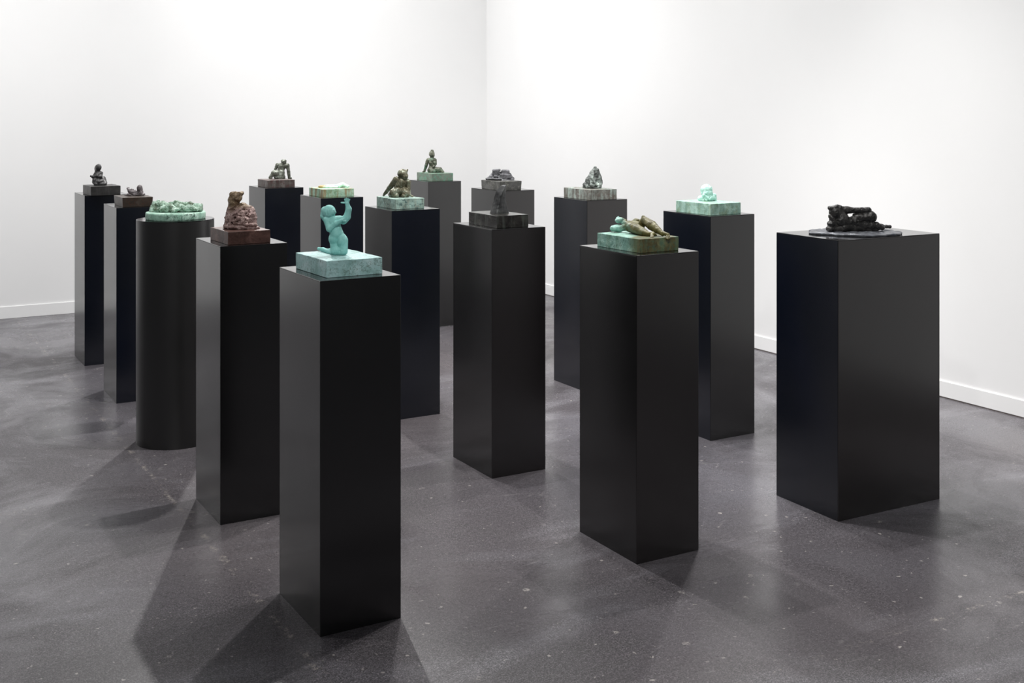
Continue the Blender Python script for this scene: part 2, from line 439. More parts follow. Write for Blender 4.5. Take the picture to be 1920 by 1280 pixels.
PED = {
 'P1': (-3.832, -1.865, 0.272, 0.352, 0.04, 1.057),
 'P2': (-3.853, -2.93, 0.272, 0.35, -0.15, 1.058),
 'P4': (-3.895, -5.046, 0.266, 0.352, -0.09, 1.064),
 'P5': (-3.905, -6.127, 0.266, 0.368, 0.26, 1.07),
 'P6': (-2.703, -1.932, 0.267, 0.35, 0.02, 1.068),
 'P6b': (-2.703, -2.967, 0.268, 0.352, 0.03, 1.069),
 'P7': (-2.706, -3.996, 0.274, 0.35, 0.05, 1.072),
 'P8': (-1.423, -1.793, 0.27, 0.32, -0.26, 1.065),
 'P9': (-1.495, -2.94, 0.262, 0.38, 0.37, 1.07),
 'P10': (-2.721, -5.066, 0.27, 0.366, -0.04, 1.071),
 'P11': (-1.508, -3.996, 0.275, 0.352, 0.03, 1.078),
 'P12': (-1.531, -5.086, 0.276, 0.37, 0.06, 1.077),
 'P13': (-2.742, -6.15, 0.273, 0.365, -0.36, 1.077),
 'P14': (-1.674, -6.207, 0.555, 0.352, -1.5, 1.083),
 'P3': (-3.885, -3.959, 0.181, 0.181, 0, 1.064),
}
BASE = {
 'P1': (-3.85, -1.955, 0.18, 0.216, 2.5, 0.057),
 'P2': (-3.871, -2.964, 0.164, 0.232, 0.0, 0.052),
 'P4': (-3.905, -5.07, 0.17, 0.228, 1.2, 0.05),
 'P5': (-3.907, -6.129, 0.187, 0.259, 1.5, 0.052),
 'P6': (-2.707, -1.951, 0.192, 0.204, 0.4, 0.05),
 'P6b': (-2.701, -2.962, 0.198, 0.231, 0.4, 0.048),
 'P7': (-2.712, -3.987, 0.166, 0.237, 0.9, 0.054),
 'P8': (-1.418, -1.776, 0.177, 0.251, 0.8, 0.057),
 'P9': (-1.52, -2.968, 0.165, 0.246, 0.85, 0.058),
 'P10': (-2.731, -5.08, 0.16, 0.259, 0.6, 0.054),
 'P11': (-1.522, -4.016, 0.186, 0.269, 1.2, 0.058),
 'P12': (-1.546, -5.103, 0.194, 0.263, 1.1, 0.056),
 'P13': (-2.745, -6.15, 0.176, 0.262, 0.85, 0.05),
 'P3': (-3.885, -3.962, 0.14, 0.14, 0, 0.034),
 'P14': (-1.695, -6.222, 0.195, 0.13, -1.5, 0.009),
}
PLABEL = {
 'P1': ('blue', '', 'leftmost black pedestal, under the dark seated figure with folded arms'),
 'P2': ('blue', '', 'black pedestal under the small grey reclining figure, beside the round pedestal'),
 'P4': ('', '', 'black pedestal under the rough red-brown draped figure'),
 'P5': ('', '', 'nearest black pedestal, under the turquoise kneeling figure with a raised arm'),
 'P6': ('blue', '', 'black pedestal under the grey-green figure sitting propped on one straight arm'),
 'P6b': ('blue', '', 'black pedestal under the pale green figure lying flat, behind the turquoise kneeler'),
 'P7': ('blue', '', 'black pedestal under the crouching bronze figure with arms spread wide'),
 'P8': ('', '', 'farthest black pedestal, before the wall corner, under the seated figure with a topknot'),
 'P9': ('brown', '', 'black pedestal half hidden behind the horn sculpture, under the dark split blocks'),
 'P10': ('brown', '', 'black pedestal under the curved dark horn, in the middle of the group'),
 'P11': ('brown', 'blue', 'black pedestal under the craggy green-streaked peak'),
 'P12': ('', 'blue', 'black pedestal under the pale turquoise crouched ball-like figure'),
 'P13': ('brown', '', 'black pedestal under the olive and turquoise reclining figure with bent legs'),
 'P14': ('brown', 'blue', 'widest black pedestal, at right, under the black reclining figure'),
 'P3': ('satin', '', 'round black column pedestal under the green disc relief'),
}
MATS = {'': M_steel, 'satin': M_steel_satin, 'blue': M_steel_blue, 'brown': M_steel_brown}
for k, p in PED.items():
    mat = MATS[PLABEL[k][0]]
    if k == 'P3': round_pedestal(p[0], p[1], p[2], p[5], mat, PLABEL[k][2])
    else: pedestal(*p, mat, MATS[PLABEL[k][1]], PLABEL[k][2])

# ------------------------------------------------------------------ sculptures
# limbs and lumps in millimetres from the centre of the block's top: c = tapering limb (point, radius, point, radius),
# e = ellipsoid, b = soft block (centre, half sizes, tilt); a leading minus carves away
FIG = {
 'P1': (3.8, 3.37, [
  ('e', -20.8, 0, 111.6, 18.2, 18.7, 21.6, 8),
  ('e', -32.5, 10.8, 102.7, 14.8, 14.8, 26.6, 0),
  ('c', -26.7, 3, 90.3, 15.7, -22.4, 2, 63.8, 22.6),
  ('c', -35, 3.9, 74.5, 13.3, -8.4, 3.9, 75.5, 13.3),
  ('c', -22.4, 2, 63.8, 23.6, -21.2, 3.9, 34.2, 26.6),
  ('c', -7.7, 4.9, 75.4, 11.8, -5.1, -10.8, 54.7, 9.8),
  ('c', -4.8, -11.8, 54.7, 9.8, -49.7, -20.7, 54.2, 7.4),
  ('c', -49.7, -20.7, 54.2, 7.4, -60.8, -22.6, 58.3, 5.4),
  ('c', -34.5, 0, 74.7, 10.8, -50.7, -9.8, 51.7, 8.4),
  ('c', -50.7, -9.8, 51.7, 8.4, -23.2, -23.6, 62.2, 6.4),
  ('e', -19.8, 3, 22.4, 39.4, 38.4, 22.6, 0),
  ('c', -35.4, -19.7, 31.6, 16.7, -26, -29.5, 8.7, 12.8),
  ('c', 5.1, 4.9, 39, 15.7, 21.3, -4.9, 13, 14.8),
  ('c', 9.5, 14.8, 44.4, 9.8, 13.4, 14.8, 34.5, 9.8),
  ('c', -30.5, -19.7, 11, 12.8, 24.7, -14.8, 7.8, 11.8),
  ('-c', 3.6, -46.7, 23.4, 3.9, -2.1, -44.3, 6.2, 7.9),
 ]),
 'P2': (2.9, 2.97, [
  ('c', -37.9, 22.3, 42.2, 4.8, -25.3, 16.7, 28.1, 9.6),
  ('c', -25.3, 16.7, 29.9, 10.8, -13.5, 14.8, 20.7, 12.2),
  ('c', -36.4, 22.3, 44.4, 3.3, -31.5, 24.1, 45.2, 3),
  ('e', -12.9, 18.6, 35.4, 9.3, 9.3, 6.3, 20),
  ('c', -12.9, 18.6, 20.5, 10.4, 8.2, 22.3, 22.1, 10.4),
  ('e', 29.5, 18.6, 45.6, 14.8, 14.8, 16, 0),
  ('c', 31.8, 18.6, 37.2, 15.2, 33.6, 18.6, 22.4, 14.1),
  ('c', 37.9, 16.7, 28.1, 11.1, 42.3, 14.8, 17, 10.4),
  ('c', 20.5, 13, 9.7, 8.5, 52.5, 14.8, 10.5, 7.8),
  ('c', -52.6, 9.3, 2.9, 1.9, -32.8, 11.1, 8.9, 5.2),
  ('c', -32.8, 11.1, 8.4, 5.6, 4.4, 11.1, 7.6, 8.2),
  ('c', -21.5, 22.3, 12.8, 7.4, 18.2, 26, 8.8, 9.3),
  ('-e', 30.3, 0, 29.2, 4.1, 5.6, 2.6, 0),
  ('-e', 43, 0.9, 28.2, 3.3, 5.6, 3, 0),
  ('-e', -7.4, 1.9, 5.9, 5.6, 7.4, 3.3, 0),
  ('-e', 18.5, 1.9, 13.3, 4.8, 7.4, 2.2, 0),
 ]),
 'P3': (2.4, 2.57, [
  ('c', -107.8, -22.5, 7.4, 11.2, -99.8, 0, 34, 13.5),
  ('c', -102.1, 7.5, 36.4, 12.7, -65.3, -15, 31.5, 16.5),
  ('c', -65.7, 11.2, 40.6, 9.7, -40.2, -11.2, 29.3, 12.7),
  ('c', -56.2, -45, 15.3, 11.2, -12.7, -41.2, 25.4, 15),
  ('c', -12.7, -41.2, 25.4, 14.2, 15.5, -48.7, 11.2, 9.7),
  ('c', -35.2, 22.5, 30.3, 12, -5.1, 22.5, 39.8, 10.5),
  ('c', -5.1, 22.5, 42.8, 9.7, 23.4, 15, 32.8, 11.2),
  ('c', 5, -63.7, 8.7, 7.5, 43.1, -41.2, 26.9, 9.7),
  ('c', 43.1, -41.2, 26.9, 9.7, 9.5, -15, 31.5, 11.2),
  ('c', 30.4, 30, 31.6, 9.7, 63.3, 33.7, 34.3, 9.7),
  ('c', 55.3, -45, 13.1, 8.2, 74.5, -33.7, 26.3, 11.2),
  ('c', 74.5, -33.7, 26.3, 10.5, 111.7, -33.7, 12.1, 6.7),
  ('c', 66.4, 22.5, 32.2, 9, 118.3, 11.2, 25.6, 9),
  ('c', 122.1, 11.2, 30.9, 4.9, 122.8, 0, 11.5, 7.5),
  ('c', 88, -15, 16.5, 11.2, 123.3, -7.5, 10.7, 8.2),
  ('e', -24.8, 0, 11.5, 71.2, 56.2, 18.7, 0),
  ('e', 48, 7.5, 10.9, 67.5, 52.5, 15.7, 0),
  ('e', -83.3, 7.5, 10.9, 37.5, 41.2, 17.2, 0),
  ('c', -106.7, 22.5, 39.8, 7.5, -91.6, 22.5, 45.8, 7.5),
  ('-e', 7.2, -71.2, 21.2, 12.7, 11.2, 5.2, -20),
  ('-e', 77, -56.2, 20, 9, 11.2, 3.7, 20),
  ('-e', -25, -74.9, 6.7, 15, 11.2, 4.5, 0),
  ('-e', 45.2, -74.9, 12.3, 11.2, 15, 6, 0),
 ]),
 'P4': (4.2, 2.13, [
  ('e', -12.4, -4.3, 126.3, 20.5, 20.5, 20.5, 0),
  ('c', -29.7, 2.2, 133.4, 12.5, -37.3, 6.5, 111.4, 11.2),
  ('e', -4.4, 0, 138.9, 17.3, 17.3, 9.1, -6),
  ('c', -22.2, 2.2, 113.9, 19.4, -35.6, 13, 65.4, 19.9),
  ('c', -35.6, 13, 65.4, 19.4, -53.4, 15.1, 39.3, 12.1),
  ('c', -43.2, 8.6, 48.5, 13, -51.3, 6.5, 14.1, 14.3),
  ('c', 11.9, 4.3, 85.6, 14.3, 35.7, 4.3, 66.2, 20.7),
  ('c', 34.7, 8.6, 70.1, 19.4, 50.8, 4.3, 40.3, 15.1),
  ('c', 9.2, 6.5, 89.8, 10.8, -16.4, -13, 50.4, 21.6),
  ('e', 2.1, 0, 38.5, 54, 49.7, 36.7, 0),
  ('c', -47.6, -8.6, 9.1, 15.1, 9.6, -32.4, 7.2, 11.9),
  ('c', 5.8, -34.6, 11.7, 9.7, 65.4, -13, 5.2, 8.6),
  ('e', 2.1, 0, 10.4, 64.8, 56.2, 17.3, 0),
  ('c', 48.2, -13, 50.4, 13, 57.8, -17.3, 20.7, 10.8),
  ('c', 15.6, -30.2, 60.6, 13, 25, -43.2, 27.5, 13),
  ('f', 19.5, -19.4, 87.6, 6, -10.5, -37.8, 61.2, 5.6),
  ('f', -10.5, -37.8, 61.2, 5.6, -42.9, -28.1, 34.6, 5.2),
  ('f', 30.1, -28.1, 69, 6, 5.1, -49.7, 45.2, 6),
  ('f', 5.1, -49.7, 45.2, 6, -30.9, -42.1, 21, 5.6),
  ('f', 42, -23.8, 55.7, 6, 30.3, -47.5, 27.9, 6),
  ('f', 53.7, -8.6, 50.1, 6, 61.8, -16.2, 24.9, 5.6),
  ('f', 13.9, -32.4, 69.3, 5.2, 34.4, -47.1, 40.7, 5.2),
  ('f', -12.8, -46.4, 25.7, 5.2, 35.5, -51.8, 19.8, 5.2),
  ('f', 35.5, -51.8, 19.8, 5.2, 68.3, -25.9, 17.3, 5.6),
  ('f', 43.9, -13, 67.7, 5.6, 59.4, -15.1, 42, 5.6),
  ('c', 5.1, -49.7, 6.7, 6, 75.4, -19.4, 3.3, 5.2),
  ('-c', -16, -23.8, 77.2, 6.5, -2, -19.4, 87.6, 4.8),
  ('-e', -19.9, -43.2, 26.4, 8.6, 13, 4.3, 30),
  ('-e', 43.8, -41, 25.1, 8.6, 13, 3.5, -20),
  ('-e', 7.8, -51.8, 53.9, 10.8, 10.8, 3, 15),
  ('-e', 38.5, -36.7, 50.4, 10.8, 8.6, 3, 30),
  ('-e', 31.7, -54, 37.1, 3, 10.8, 8.6, 20),
  ('-e', -9.2, -43.2, 40.3, 3, 13, 9.5, -20),
 ]),
 'P5': (2.5, 1.71, [
  ('e', -29.7, 0, 137.1, 20.6, 20.1, 22.1, 10),
  ('c', -44, 2.4, 141, 12.5, -50, 3.8, 124.1, 8.2),
  ('c', -50, 3.8, 124.1, 7.7, -45.8, 3.4, 114.1, 6.2),
  ('e', -15.6, -6, 136.5, 6.7, 9.6, 10.1, 0),
  ('c', -12.8, -13.4, 143.8, 2.2, -7.7, -12.5, 136.5, 2.6),
  ('c', -35, 0, 116.8, 11.5, -27.3, 0, 104.8, 16.8),
  ('c', -29.3, -2.4, 109.8, 14.9, 3.7, 1.4, 111.8, 13.4),
  ('c', -17.7, 0, 102.4, 21.6, -9.3, 0, 80.8, 18.7),
  ('c', -9.3, 0, 80.8, 19.2, -5.7, 0, 66.4, 22.1),
  ('e', -10.9, 2.4, 51.7, 20.1, 23, 22.1, 0),
  ('e', 11.4, -2.4, 45.1, 17.3, 22.1, 24, 0),
  ('c', -10.9, 2.4, 49.3, 16.8, -8.9, -2.4, 13.9, 15.8),
  ('c', 14, -3.6, 45.2, 17.3, 16.9, -7.2, 14.5, 13.9),
  ('c', -5, -4.8, 14.2, 16.8, 14.5, -7.2, 12.1, 14.9),
  ('c', -37.7, -9.6, 112.9, 8.6, -26.2, -15.8, 85.7, 10.1),
  ('c', -26.2, -16.3, 85.3, 10.1, -5.1, -20.1, 101.9, 7.2),
  ('c', -5.1, -20.1, 101.9, 6.7, 14.3, -18.7, 112.7, 4.1),
  ('f', 13.3, -18.7, 112.3, 3.1, 24.4, -17.7, 109.8, 2.2),
  ('f', 11.4, -18.7, 113.7, 2.6, 20.9, -18.2, 115.6, 1.9),
  ('c', -3.7, 2.4, 111.7, 12, 16.1, 4.8, 111.5, 11),
  ('c', 16.1, 4.8, 109.1, 12, 27.1, 5.8, 121, 11),
  ('c', 27.1, 5.8, 121, 11, 32.5, 4.8, 145.1, 9.1),
  ('c', 32.5, 4.8, 145.1, 9.1, 27.5, 2.9, 163.5, 5.8),
  ('e', 27.1, 2.4, 166.5, 6, 3.1, 4.8, 0),
  ('f', 22.8, 1.9, 166, 2.4, 9.4, -1.4, 166.8, 1.7),
  ('f', 23.3, 1.9, 168.4, 1.9, 20.1, 0.5, 177.6, 1.4),
  ('f', 26.1, 2.4, 169.3, 1.9, 24.9, 1, 180.5, 1.4),
  ('f', 29.4, 2.9, 169.3, 1.9, 30.5, 1.4, 180, 1.4),
  ('f', 31.7, 3.4, 167.8, 1.9, 35.7, 2.4, 177.5, 1.4),
  ('c', -6.8, 7.2, 9.9, 13, -43.2, 55.2, 4.1, 8.2),
  ('c', -43.2, 55.2, 4.1, 8.2, -63.2, 79.1, 7.6, 6.5),
  ('c', -60.8, 76.7, 7.4, 6.7, -78.3, 93.5, 8.4, 4.6),
  ('c', -19.9, 14.4, 6.1, 8.6, -42.6, 48, 4, 5.8),
  ('-c', -24.8, -22.1, 115.9, 1.9, -14.3, -24.9, 104.7, 2.2),
  ('-c', -14.3, -24.9, 104.7, 2.2, -7, -23, 111.2, 1.9),
  ('-c', 9.4, -27.8, 43.1, 2.9, 7.9, -24, 14.1, 3.4),
  ('-c', 7.9, -24, 14.1, 3.4, 7.5, -24.5, 3.4, 3.8),
  ('-e', -18.3, -21.1, 141.6, 3.6, 4.3, 1.7, 8),
  ('-c', -32.7, -20.1, 147.2, 1.7, -33.7, -20.1, 130.1, 1.9),
  ('-c', -24.1, -20.1, 154.9, 1.4, -31.7, -20.6, 147.3, 1.4),
  ('-e', -15.4, -14.9, 126.7, 3.8, 3.4, 1.4, -10),
  ('-c', -16.9, -14.4, 123.3, 1.7, -9, -9.6, 123.4, 1.7),
 ]),
 'P6': (3.3, 3.64, [
  ('e', 38.5, 62.5, 114.4, 17.5, 18.3, 17.5, 0),
  ('e', 38.7, 65.8, 122.7, 18.3, 18.3, 10, 0),
  ('c', 35.7, 64.2, 103, 14.2, 28.8, 65, 91.6, 16.7),
  ('e', 31.3, 52.5, 99.8, 8.3, 8.3, 9.2, 20),
  ('c', 34.8, 64.2, 103, 12.5, 26.3, 65, 88.3, 20.8),
  ('c', 0.7, 66.7, 93.2, 15, 59.6, 66.7, 89, 17.5),
  ('c', 26.3, 65, 84.1, 24.2, 15, 58.3, 42.4, 22.5),
  ('c', -6.8, 66.7, 95.8, 10.8, -18.6, 62.5, 67.4, 8.3),
  ('c', -18.6, 62.5, 67.4, 7.5, -20.3, 58.3, 55, 6.7),
  ('c', 62.9, 66.7, 89, 12.5, 72.1, 62.5, 50.6, 10),
  ('c', 72.1, 62.5, 50.6, 10, 76, 60, 12.1, 8.3),
  ('c', 74.4, 59.2, 7.9, 7.5, 89, 57.5, 4.7, 6.3),
  ('c', 11.6, 54.2, 38.4, 21.7, -24.4, 45.8, 40.5, 17.5),
  ('c', -24.4, 45.8, 41.4, 18.3, -49.5, 41.7, 13.1, 9.2),
  ('c', -52.9, 41.7, 8.1, 7.5, -39.5, 37.5, 7.5, 5.8),
  ('c', 25, 50, 42.8, 22.5, 26.7, 37.5, 10, 19.2),
  ('c', -16.1, 66.7, 16.8, 16.7, 30.2, 66.7, 11.7, 18.3),
  ('e', 11.6, 54.2, 11.2, 37.5, 25, 10, 0),
  ('-e', -8, 22.9, 19.2, 6.7, 16.7, 12.5, -10),
  ('-c', -18.5, 16.7, 23.7, 2.5, -11, 20.8, 36, 2.1),
 ]),
 'P6b': (2.4, 3.24, [
  ('e', -64.3, -11.1, 9.8, 12.6, 11.1, 7.4, 0),
  ('c', -60.6, -11.1, 9.1, 7.4, -31.6, -7.4, 11.1, 8.9),
  ('c', -32.2, -3.7, 10.8, 9.6, 8, 0, 11.3, 10.4),
  ('c', 8, 0, 10.6, 10.4, 44, 7.4, 13.1, 11.1),
  ('c', 44, 7.4, 14.6, 11.9, 66.9, 3.7, 25.2, 8.9),
  ('c', 66.9, 3.7, 25.9, 8.2, 104.5, 0, 10.6, 5.9),
  ('c', 51, -14.8, 10.1, 8.9, 73.8, -18.5, 22.1, 6.7),
  ('c', 73.8, -18.5, 22.1, 6.7, 99.7, -18.5, 9.6, 4.8),
  ('c', -23.4, 11.1, 15.1, 6.7, 16.3, 18.5, 13.1, 4.8),
  ('c', -48.3, -18.5, 7.3, 4.5, -10.1, -26, 7.8, 3.7),
  ('e', 71.1, 0, 14.3, 26, 14.8, 9.6, 0),
  ('e', -3.1, 0, 6.1, 70.5, 26, 5.2, 0),
 ]),
 'P7': (2.7, 2.83, [
  ('e', 11.7, 0, 123.8, 25.9, 24.7, 24.2, 0),
  ('c', 31.5, 2.9, 136.9, 8.8, 38, 2.9, 144.6, 3.8),
  ('e', 24.3, -8.2, 111.6, 18.3, 17.1, 19.4, 14),
  ('c', 7.9, 2.9, 107.5, 17.7, 10.9, 2.9, 80.9, 20.6),
  ('c', -13, 5.9, 89.6, 19.4, 37.1, 5.9, 80.8, 15.3),
  ('c', 7.6, 5.9, 77.8, 29.5, -4.1, 5.9, 48.3, 28.3),
  ('c', -21.8, 5.9, 92.6, 17.1, -50.2, 23.6, 59, 13.6),
  ('c', -50.2, 23.6, 59, 13.6, -79.7, 50.1, 24, 8.8),
  ('c', -79.7, 50.1, 24, 8.8, -96.5, 67.8, 4.9, 5.3),
  ('c', 43, 5.9, 77.8, 13, 43, 0, 45.8, 11.2),
  ('c', 43, 0, 45.8, 10.6, 50, -5.9, 13.8, 8.2),
  ('c', 51.4, -5.9, 10.8, 7.1, 67.9, -8.8, 5.2, 4.1),
  ('c', -3.6, 0, 36.9, 24.7, -31.3, -17.7, 23.4, 24.7),
  ('c', -31.3, -17.7, 20.5, 24.7, -18.3, -29.5, 9.6, 14.7),
  ('c', 14.1, 0, 36.9, 22.4, 33.9, -23.6, 20.9, 20.6),
  ('c', 33.9, -23.6, 19.4, 20, 23, -32.4, 8.3, 13),
  ('c', -51.3, 5.9, 12.9, 13, 7.1, 11.8, 9.6, 20.6),
  ('-c', 8.9, -50.1, 34.5, 2.9, 12.9, -50.1, 11.1, 4.1),
  ('-e', 24.3, -27.1, 117.4, 3.8, 4.7, 2.4, 0),
  ('-e', 35.1, -23.6, 116.6, 2.7, 4.1, 2.4, 0),
  ('-e', 30.5, -24.7, 100.8, 5.9, 3.5, 1.8, 0),
  ('-e', 12.1, -41.2, 33.9, 17.7, 5.9, 2.9, 10),
 ]),
 'P8': (2.7, 4, [
  ('e', -22.9, 0, 138.1, 20.8, 21.7, 22.5, 0),
  ('e', -20.6, 2.5, 160.5, 10.8, 11.7, 10.8, 0),
  ('e', -11.4, -10, 130.9, 10.8, 11.7, 14.2, 10),
  ('c', -23, 1.7, 118, 11.7, -21, 2.5, 93, 20.8),
  ('c', -49.9, 4.2, 94.6, 13.3, 0.3, 1.7, 95.5, 12.5),
  ('c', -23.1, 3.3, 88.8, 25, -21, 3.3, 51.2, 20.8),
  ('e', -1.2, -12.5, 74.4, 10.8, 12.5, 11.7, 0),
  ('e', -30.1, -16.7, 73, 11.7, 11.7, 11.7, 0),
  ('c', -21, 3.3, 47.1, 21.7, -22.9, 0, 22.2, 27.5),
  ('c', -52.5, 5.8, 92, 13.3, -65.1, 6.7, 55.2, 10.8),
  ('c', -65.8, 16.7, 54.8, 10.8, -78.7, 33.3, 11.3, 8.3),
  ('c', -81.7, 33.3, 7.2, 7.5, -91, 29.2, 4.9, 4.2),
  ('c', 3, 0, 92.2, 10, 7.7, -8.3, 64.3, 7.5),
  ('c', 7.7, -8.3, 64.3, 7.5, -9, -20.8, 44, 6.3),
  ('c', -30.9, -4.2, 18.2, 24.2, -8.1, -33.3, 11.4, 15),
  ('c', -2, 0, 22.2, 23.3, 40.7, -16.7, 23, 15.8),
  ('c', 40.7, -16.7, 25.1, 15, 62, -25, 6.8, 8.3),
  ('c', -23.5, 8.3, 9.3, 23.3, 43.5, 4.2, 7.4, 12.5),
  ('-c', 2.9, -37.5, 32.4, 3.3, 0.2, -33.3, 7.3, 5),
  ('-e', -17, -25, 129.4, 4.2, 5.8, 2.9, 0),
 ]),
 'P9': (2.3, 3.51, [
  ('b', -30.5, -2.6, 52.6, 26.6, 20.4, 20.4, -4),
  ('b', 26.7, 2.6, 45.2, 26.6, 20.4, 23.5, 4),
  ('b', 26.2, -7.7, 26.8, 35.8, 23, 14.3, 4),
  ('c', -50.5, 0, 41.7, 15.3, -60.7, 0, 34.1, 11.8),
  ('c', 51.7, 5.1, 36.3, 12.8, 69.6, 0, 18.7, 9.2),
  ('c', -96.5, 0, 9.8, 6.6, -65.8, -2.6, 21.4, 14.3),
  ('c', -65.8, -2.6, 21.4, 14.3, -35.1, -2.6, 21.4, 15.3),
  ('c', -40, -17.9, 24.8, 11.2, -22.1, -20.4, 19.9, 10.2),
  ('e', -14.8, 5.1, 10.8, 86.9, 40.9, 10.2, 0),
  ('c', 21.2, -15.3, 1.7, 12.8, 72.2, -10.2, 4, 11.8),
  ('c', 36.4, 7.7, 13.2, 17.9, 74.8, 7.7, 10.6, 11.8),
  ('c', 11.1, -35.8, -2.2, 8.7, 56.9, -33.2, -2.3, 7.7),
  ('-c', -6.6, -40.9, 61.7, 3.6, -7.5, 40.9, 57.5, 3.1),
  ('-c', -22.8, -46, 22.3, 6.6, -24.6, -25.6, 20.2, 5.1),
  ('-e', 26.4, -40.9, 14.7, 30.7, 15.3, 3.1, 5),
 ]),
 'P11': (3, 3.09, [
  ('c', 29.4, 0, 118.6, 7.7, 21.7, 0, 85.6, 20.6),
  ('c', 21.7, 0, 85.6, 21.6, 11.6, 2.6, 46.8, 29.9),
  ('c', 39.7, 0, 103.6, 11.3, 50, 0, 59.9, 14.9),
  ('c', 50.2, 2.6, 64.9, 15.4, 60.3, 0, 31.5, 11.8),
  ('e', 11.6, 2.6, 39.1, 38.6, 36, 36, 0),
  ('c', -30.4, -10.3, 21.9, 11.8, -15.7, -20.6, 12.3, 11.8),
  ('c', -34.9, 0, 18.7, 8.2, -38.8, -5.1, 6.1, 5.7),
  ('c', 56.6, -15.4, 19.6, 9.3, 14.4, -30.9, 12.9, 11.3),
  ('c', -5.9, -28.3, 43.5, 11.8, 8.9, -36, 13.3, 10.3),
  ('c', 10.4, -15.4, 86.4, 9.3, -5.6, -23.2, 56, 8.8),
  ('c', 23, -18, 104.5, 5.7, 9.3, -30.9, 61.6, 7.7),
  ('c', 9.3, -30.9, 64.2, 6.7, 29.2, -38.6, 26.2, 5.1),
  ('c', 60.3, 0, 23.8, 11.3, 47.5, 0, 8.4, 12.9),
  ('e', 16.6, 0, 8.4, 51.5, 41.2, 10.3, 0),
  ('-c', 40.1, -30.9, 61.6, 7.7, 40.2, -28.3, 38.4, 12.4),
  ('-e', 34.4, -38.6, 13.4, 15.4, 15.4, 5.1, 0),
  ('-c', -11.4, -33.5, 69.5, 3.1, -16.7, -36, 31.2, 4.1),
  ('-c', 0.4, -48.9, 42.2, 2.6, -2.2, -48.9, 14.1, 3.1),
  ('-e', 17.1, -10.3, 119.6, 3.6, 7.7, 6.2, 20),
 ]),
 'P12': (2.5, 2.65, [
  ('e', -2.8, 30.4, 57, 29.8, 28.7, 27.6, 0),
  ('e', -0.4, 24.9, 41.3, 27.6, 27.6, 22.1, 0),
  ('e', 3.3, 30.4, 18.7, 38.7, 33.2, 18.2, 0),
  ('c', -28.2, 24.9, 13.5, 11.1, -18.9, 13.8, 8.8, 7.2),
  ('c', 34.3, 33.2, 26.8, 12.2, 39.4, 30.4, 10.4, 8.8),
  ('c', 10.2, 5.5, 20.5, 11.1, -4.1, 2.8, 9.7, 8.3),
  ('c', -17, 8.3, 31.4, 9.4, 1.4, 2.8, 15.2, 8.3),
  ('e', -33.8, 33.2, 14.3, 11.1, 16.6, 12.2, 0),
  ('-c', -17, -8.3, 29.8, 2.2, 2.3, -8.3, 18.8, 2.2),
  ('-c', 14.3, -2.8, 37.7, 3.3, 8.3, -5.5, 21.3, 3.3),
  ('-e', 2.8, -5.5, 4.8, 6.6, 11.1, 4.4, 0),
  ('-c', -29.4, 0, 62.4, 2.2, -24.4, -2.8, 34.9, 2.5),
  ('-e', 23.2, 16.6, 66.8, 3.3, 8.3, 5, 0),
  ('-c', -19.3, -5.5, 15.8, 2.2, -22.1, -5.5, 7.5, 2.8),
 ]),
 'P13': (1.5, 1.96, [
  ('e', -66.6, 85.1, 15.1, 24.5, 19.6, 13.7, 0),
  ('c', -82.6, 81.8, 14.8, 10.8, -54.9, 75.3, 13.4, 11.5),
  ('c', -54.9, 75.3, 14.7, 10.8, -32.5, 65.5, 24, 11.8),
  ('e', -56.4, 94.9, 43.7, 16.4, 16.4, 10.8, -10),
  ('c', -62.6, 96.5, 50.8, 5.6, -60.6, 96.5, 54.8, 3.1),
  ('c', -46.7, 91.6, 42.9, 10.5, -37, 88.4, 40.8, 8.2),
  ('e', -42.3, 85.1, 36.8, 9.8, 9.8, 5.9, -20),
  ('c', -40.6, 85.1, 35.5, 9.8, -27.5, 65.5, 29.9, 12.1),
  ('c', -27.2, 68.7, 33.7, 10.8, -7.1, 54, 33.5, 13.7),
  ('c', -7, 55.6, 33.3, 14.7, 14.3, 37.6, 26.8, 16.4),
  ('e', 4.4, 68.7, 44, 13.7, 11.5, 9.2, 0),
  ('c', -26.2, 62.2, 28.5, 12.4, -16.6, 42.5, 27.1, 14.4),
  ('c', -26.2, 62.2, 16.1, 11.5, 3.8, 32.7, 12.4, 14.7),
  ('c', -16.8, 32.7, 25.3, 17.7, 0.3, 0, 19.4, 18.3),
  ('c', 0.3, 0, 19, 18.3, 22, -39.3, 10.8, 13.4),
  ('c', 22, -39.3, 10, 13.1, 35.5, -62.2, 7.9, 7.5),
  ('c', 36.4, -62.2, 10, 5.9, 53.7, -72, 8.3, 6.2),
  ('c', 45.3, -75.3, 6.6, 6.2, 41.8, -101.5, 0.5, 3.9),
  ('c', 49.7, -65.5, 12, 5.9, 61.1, -70.4, 5.5, 3.6),
  ('f', 39.3, -91.6, 5.9, 2.1, 37.6, -104.7, -3.6, 1.6),
  ('f', 43.2, -94.9, 4.6, 2.1, 41.6, -108, -4.5, 1.6),
  ('f', 47.8, -91.6, 5.6, 2.1, 46.5, -104.7, -2.9, 1.5),
  ('c', 13.7, 32.7, 22.3, 15.1, 27.6, 24.5, 55.2, 11.1),
  ('c', 26, 24.5, 60.7, 8.2, 29.1, 22.9, 50.9, 13.1),
  ('c', 30.5, 21.3, 48.9, 15.1, 51.9, -19.6, 34.9, 17.7),
  ('c', 51.9, -19.6, 34.9, 17.3, 69, -52.4, 21.1, 12.8),
  ('c', 69, -52.4, 21.1, 12.4, 83.8, -75.3, 10.6, 7.5),
  ('c', 85.2, -76.9, 14, 6.5, 100.6, -88.4, 8.7, 6.9),
  ('c', 101.2, -90, 7.6, 5.9, 102, -98.2, 0.2, 4.3),
  ('f', 95.7, -94.9, 5.4, 2.8, 93.8, -104.7, -4.2, 2.1),
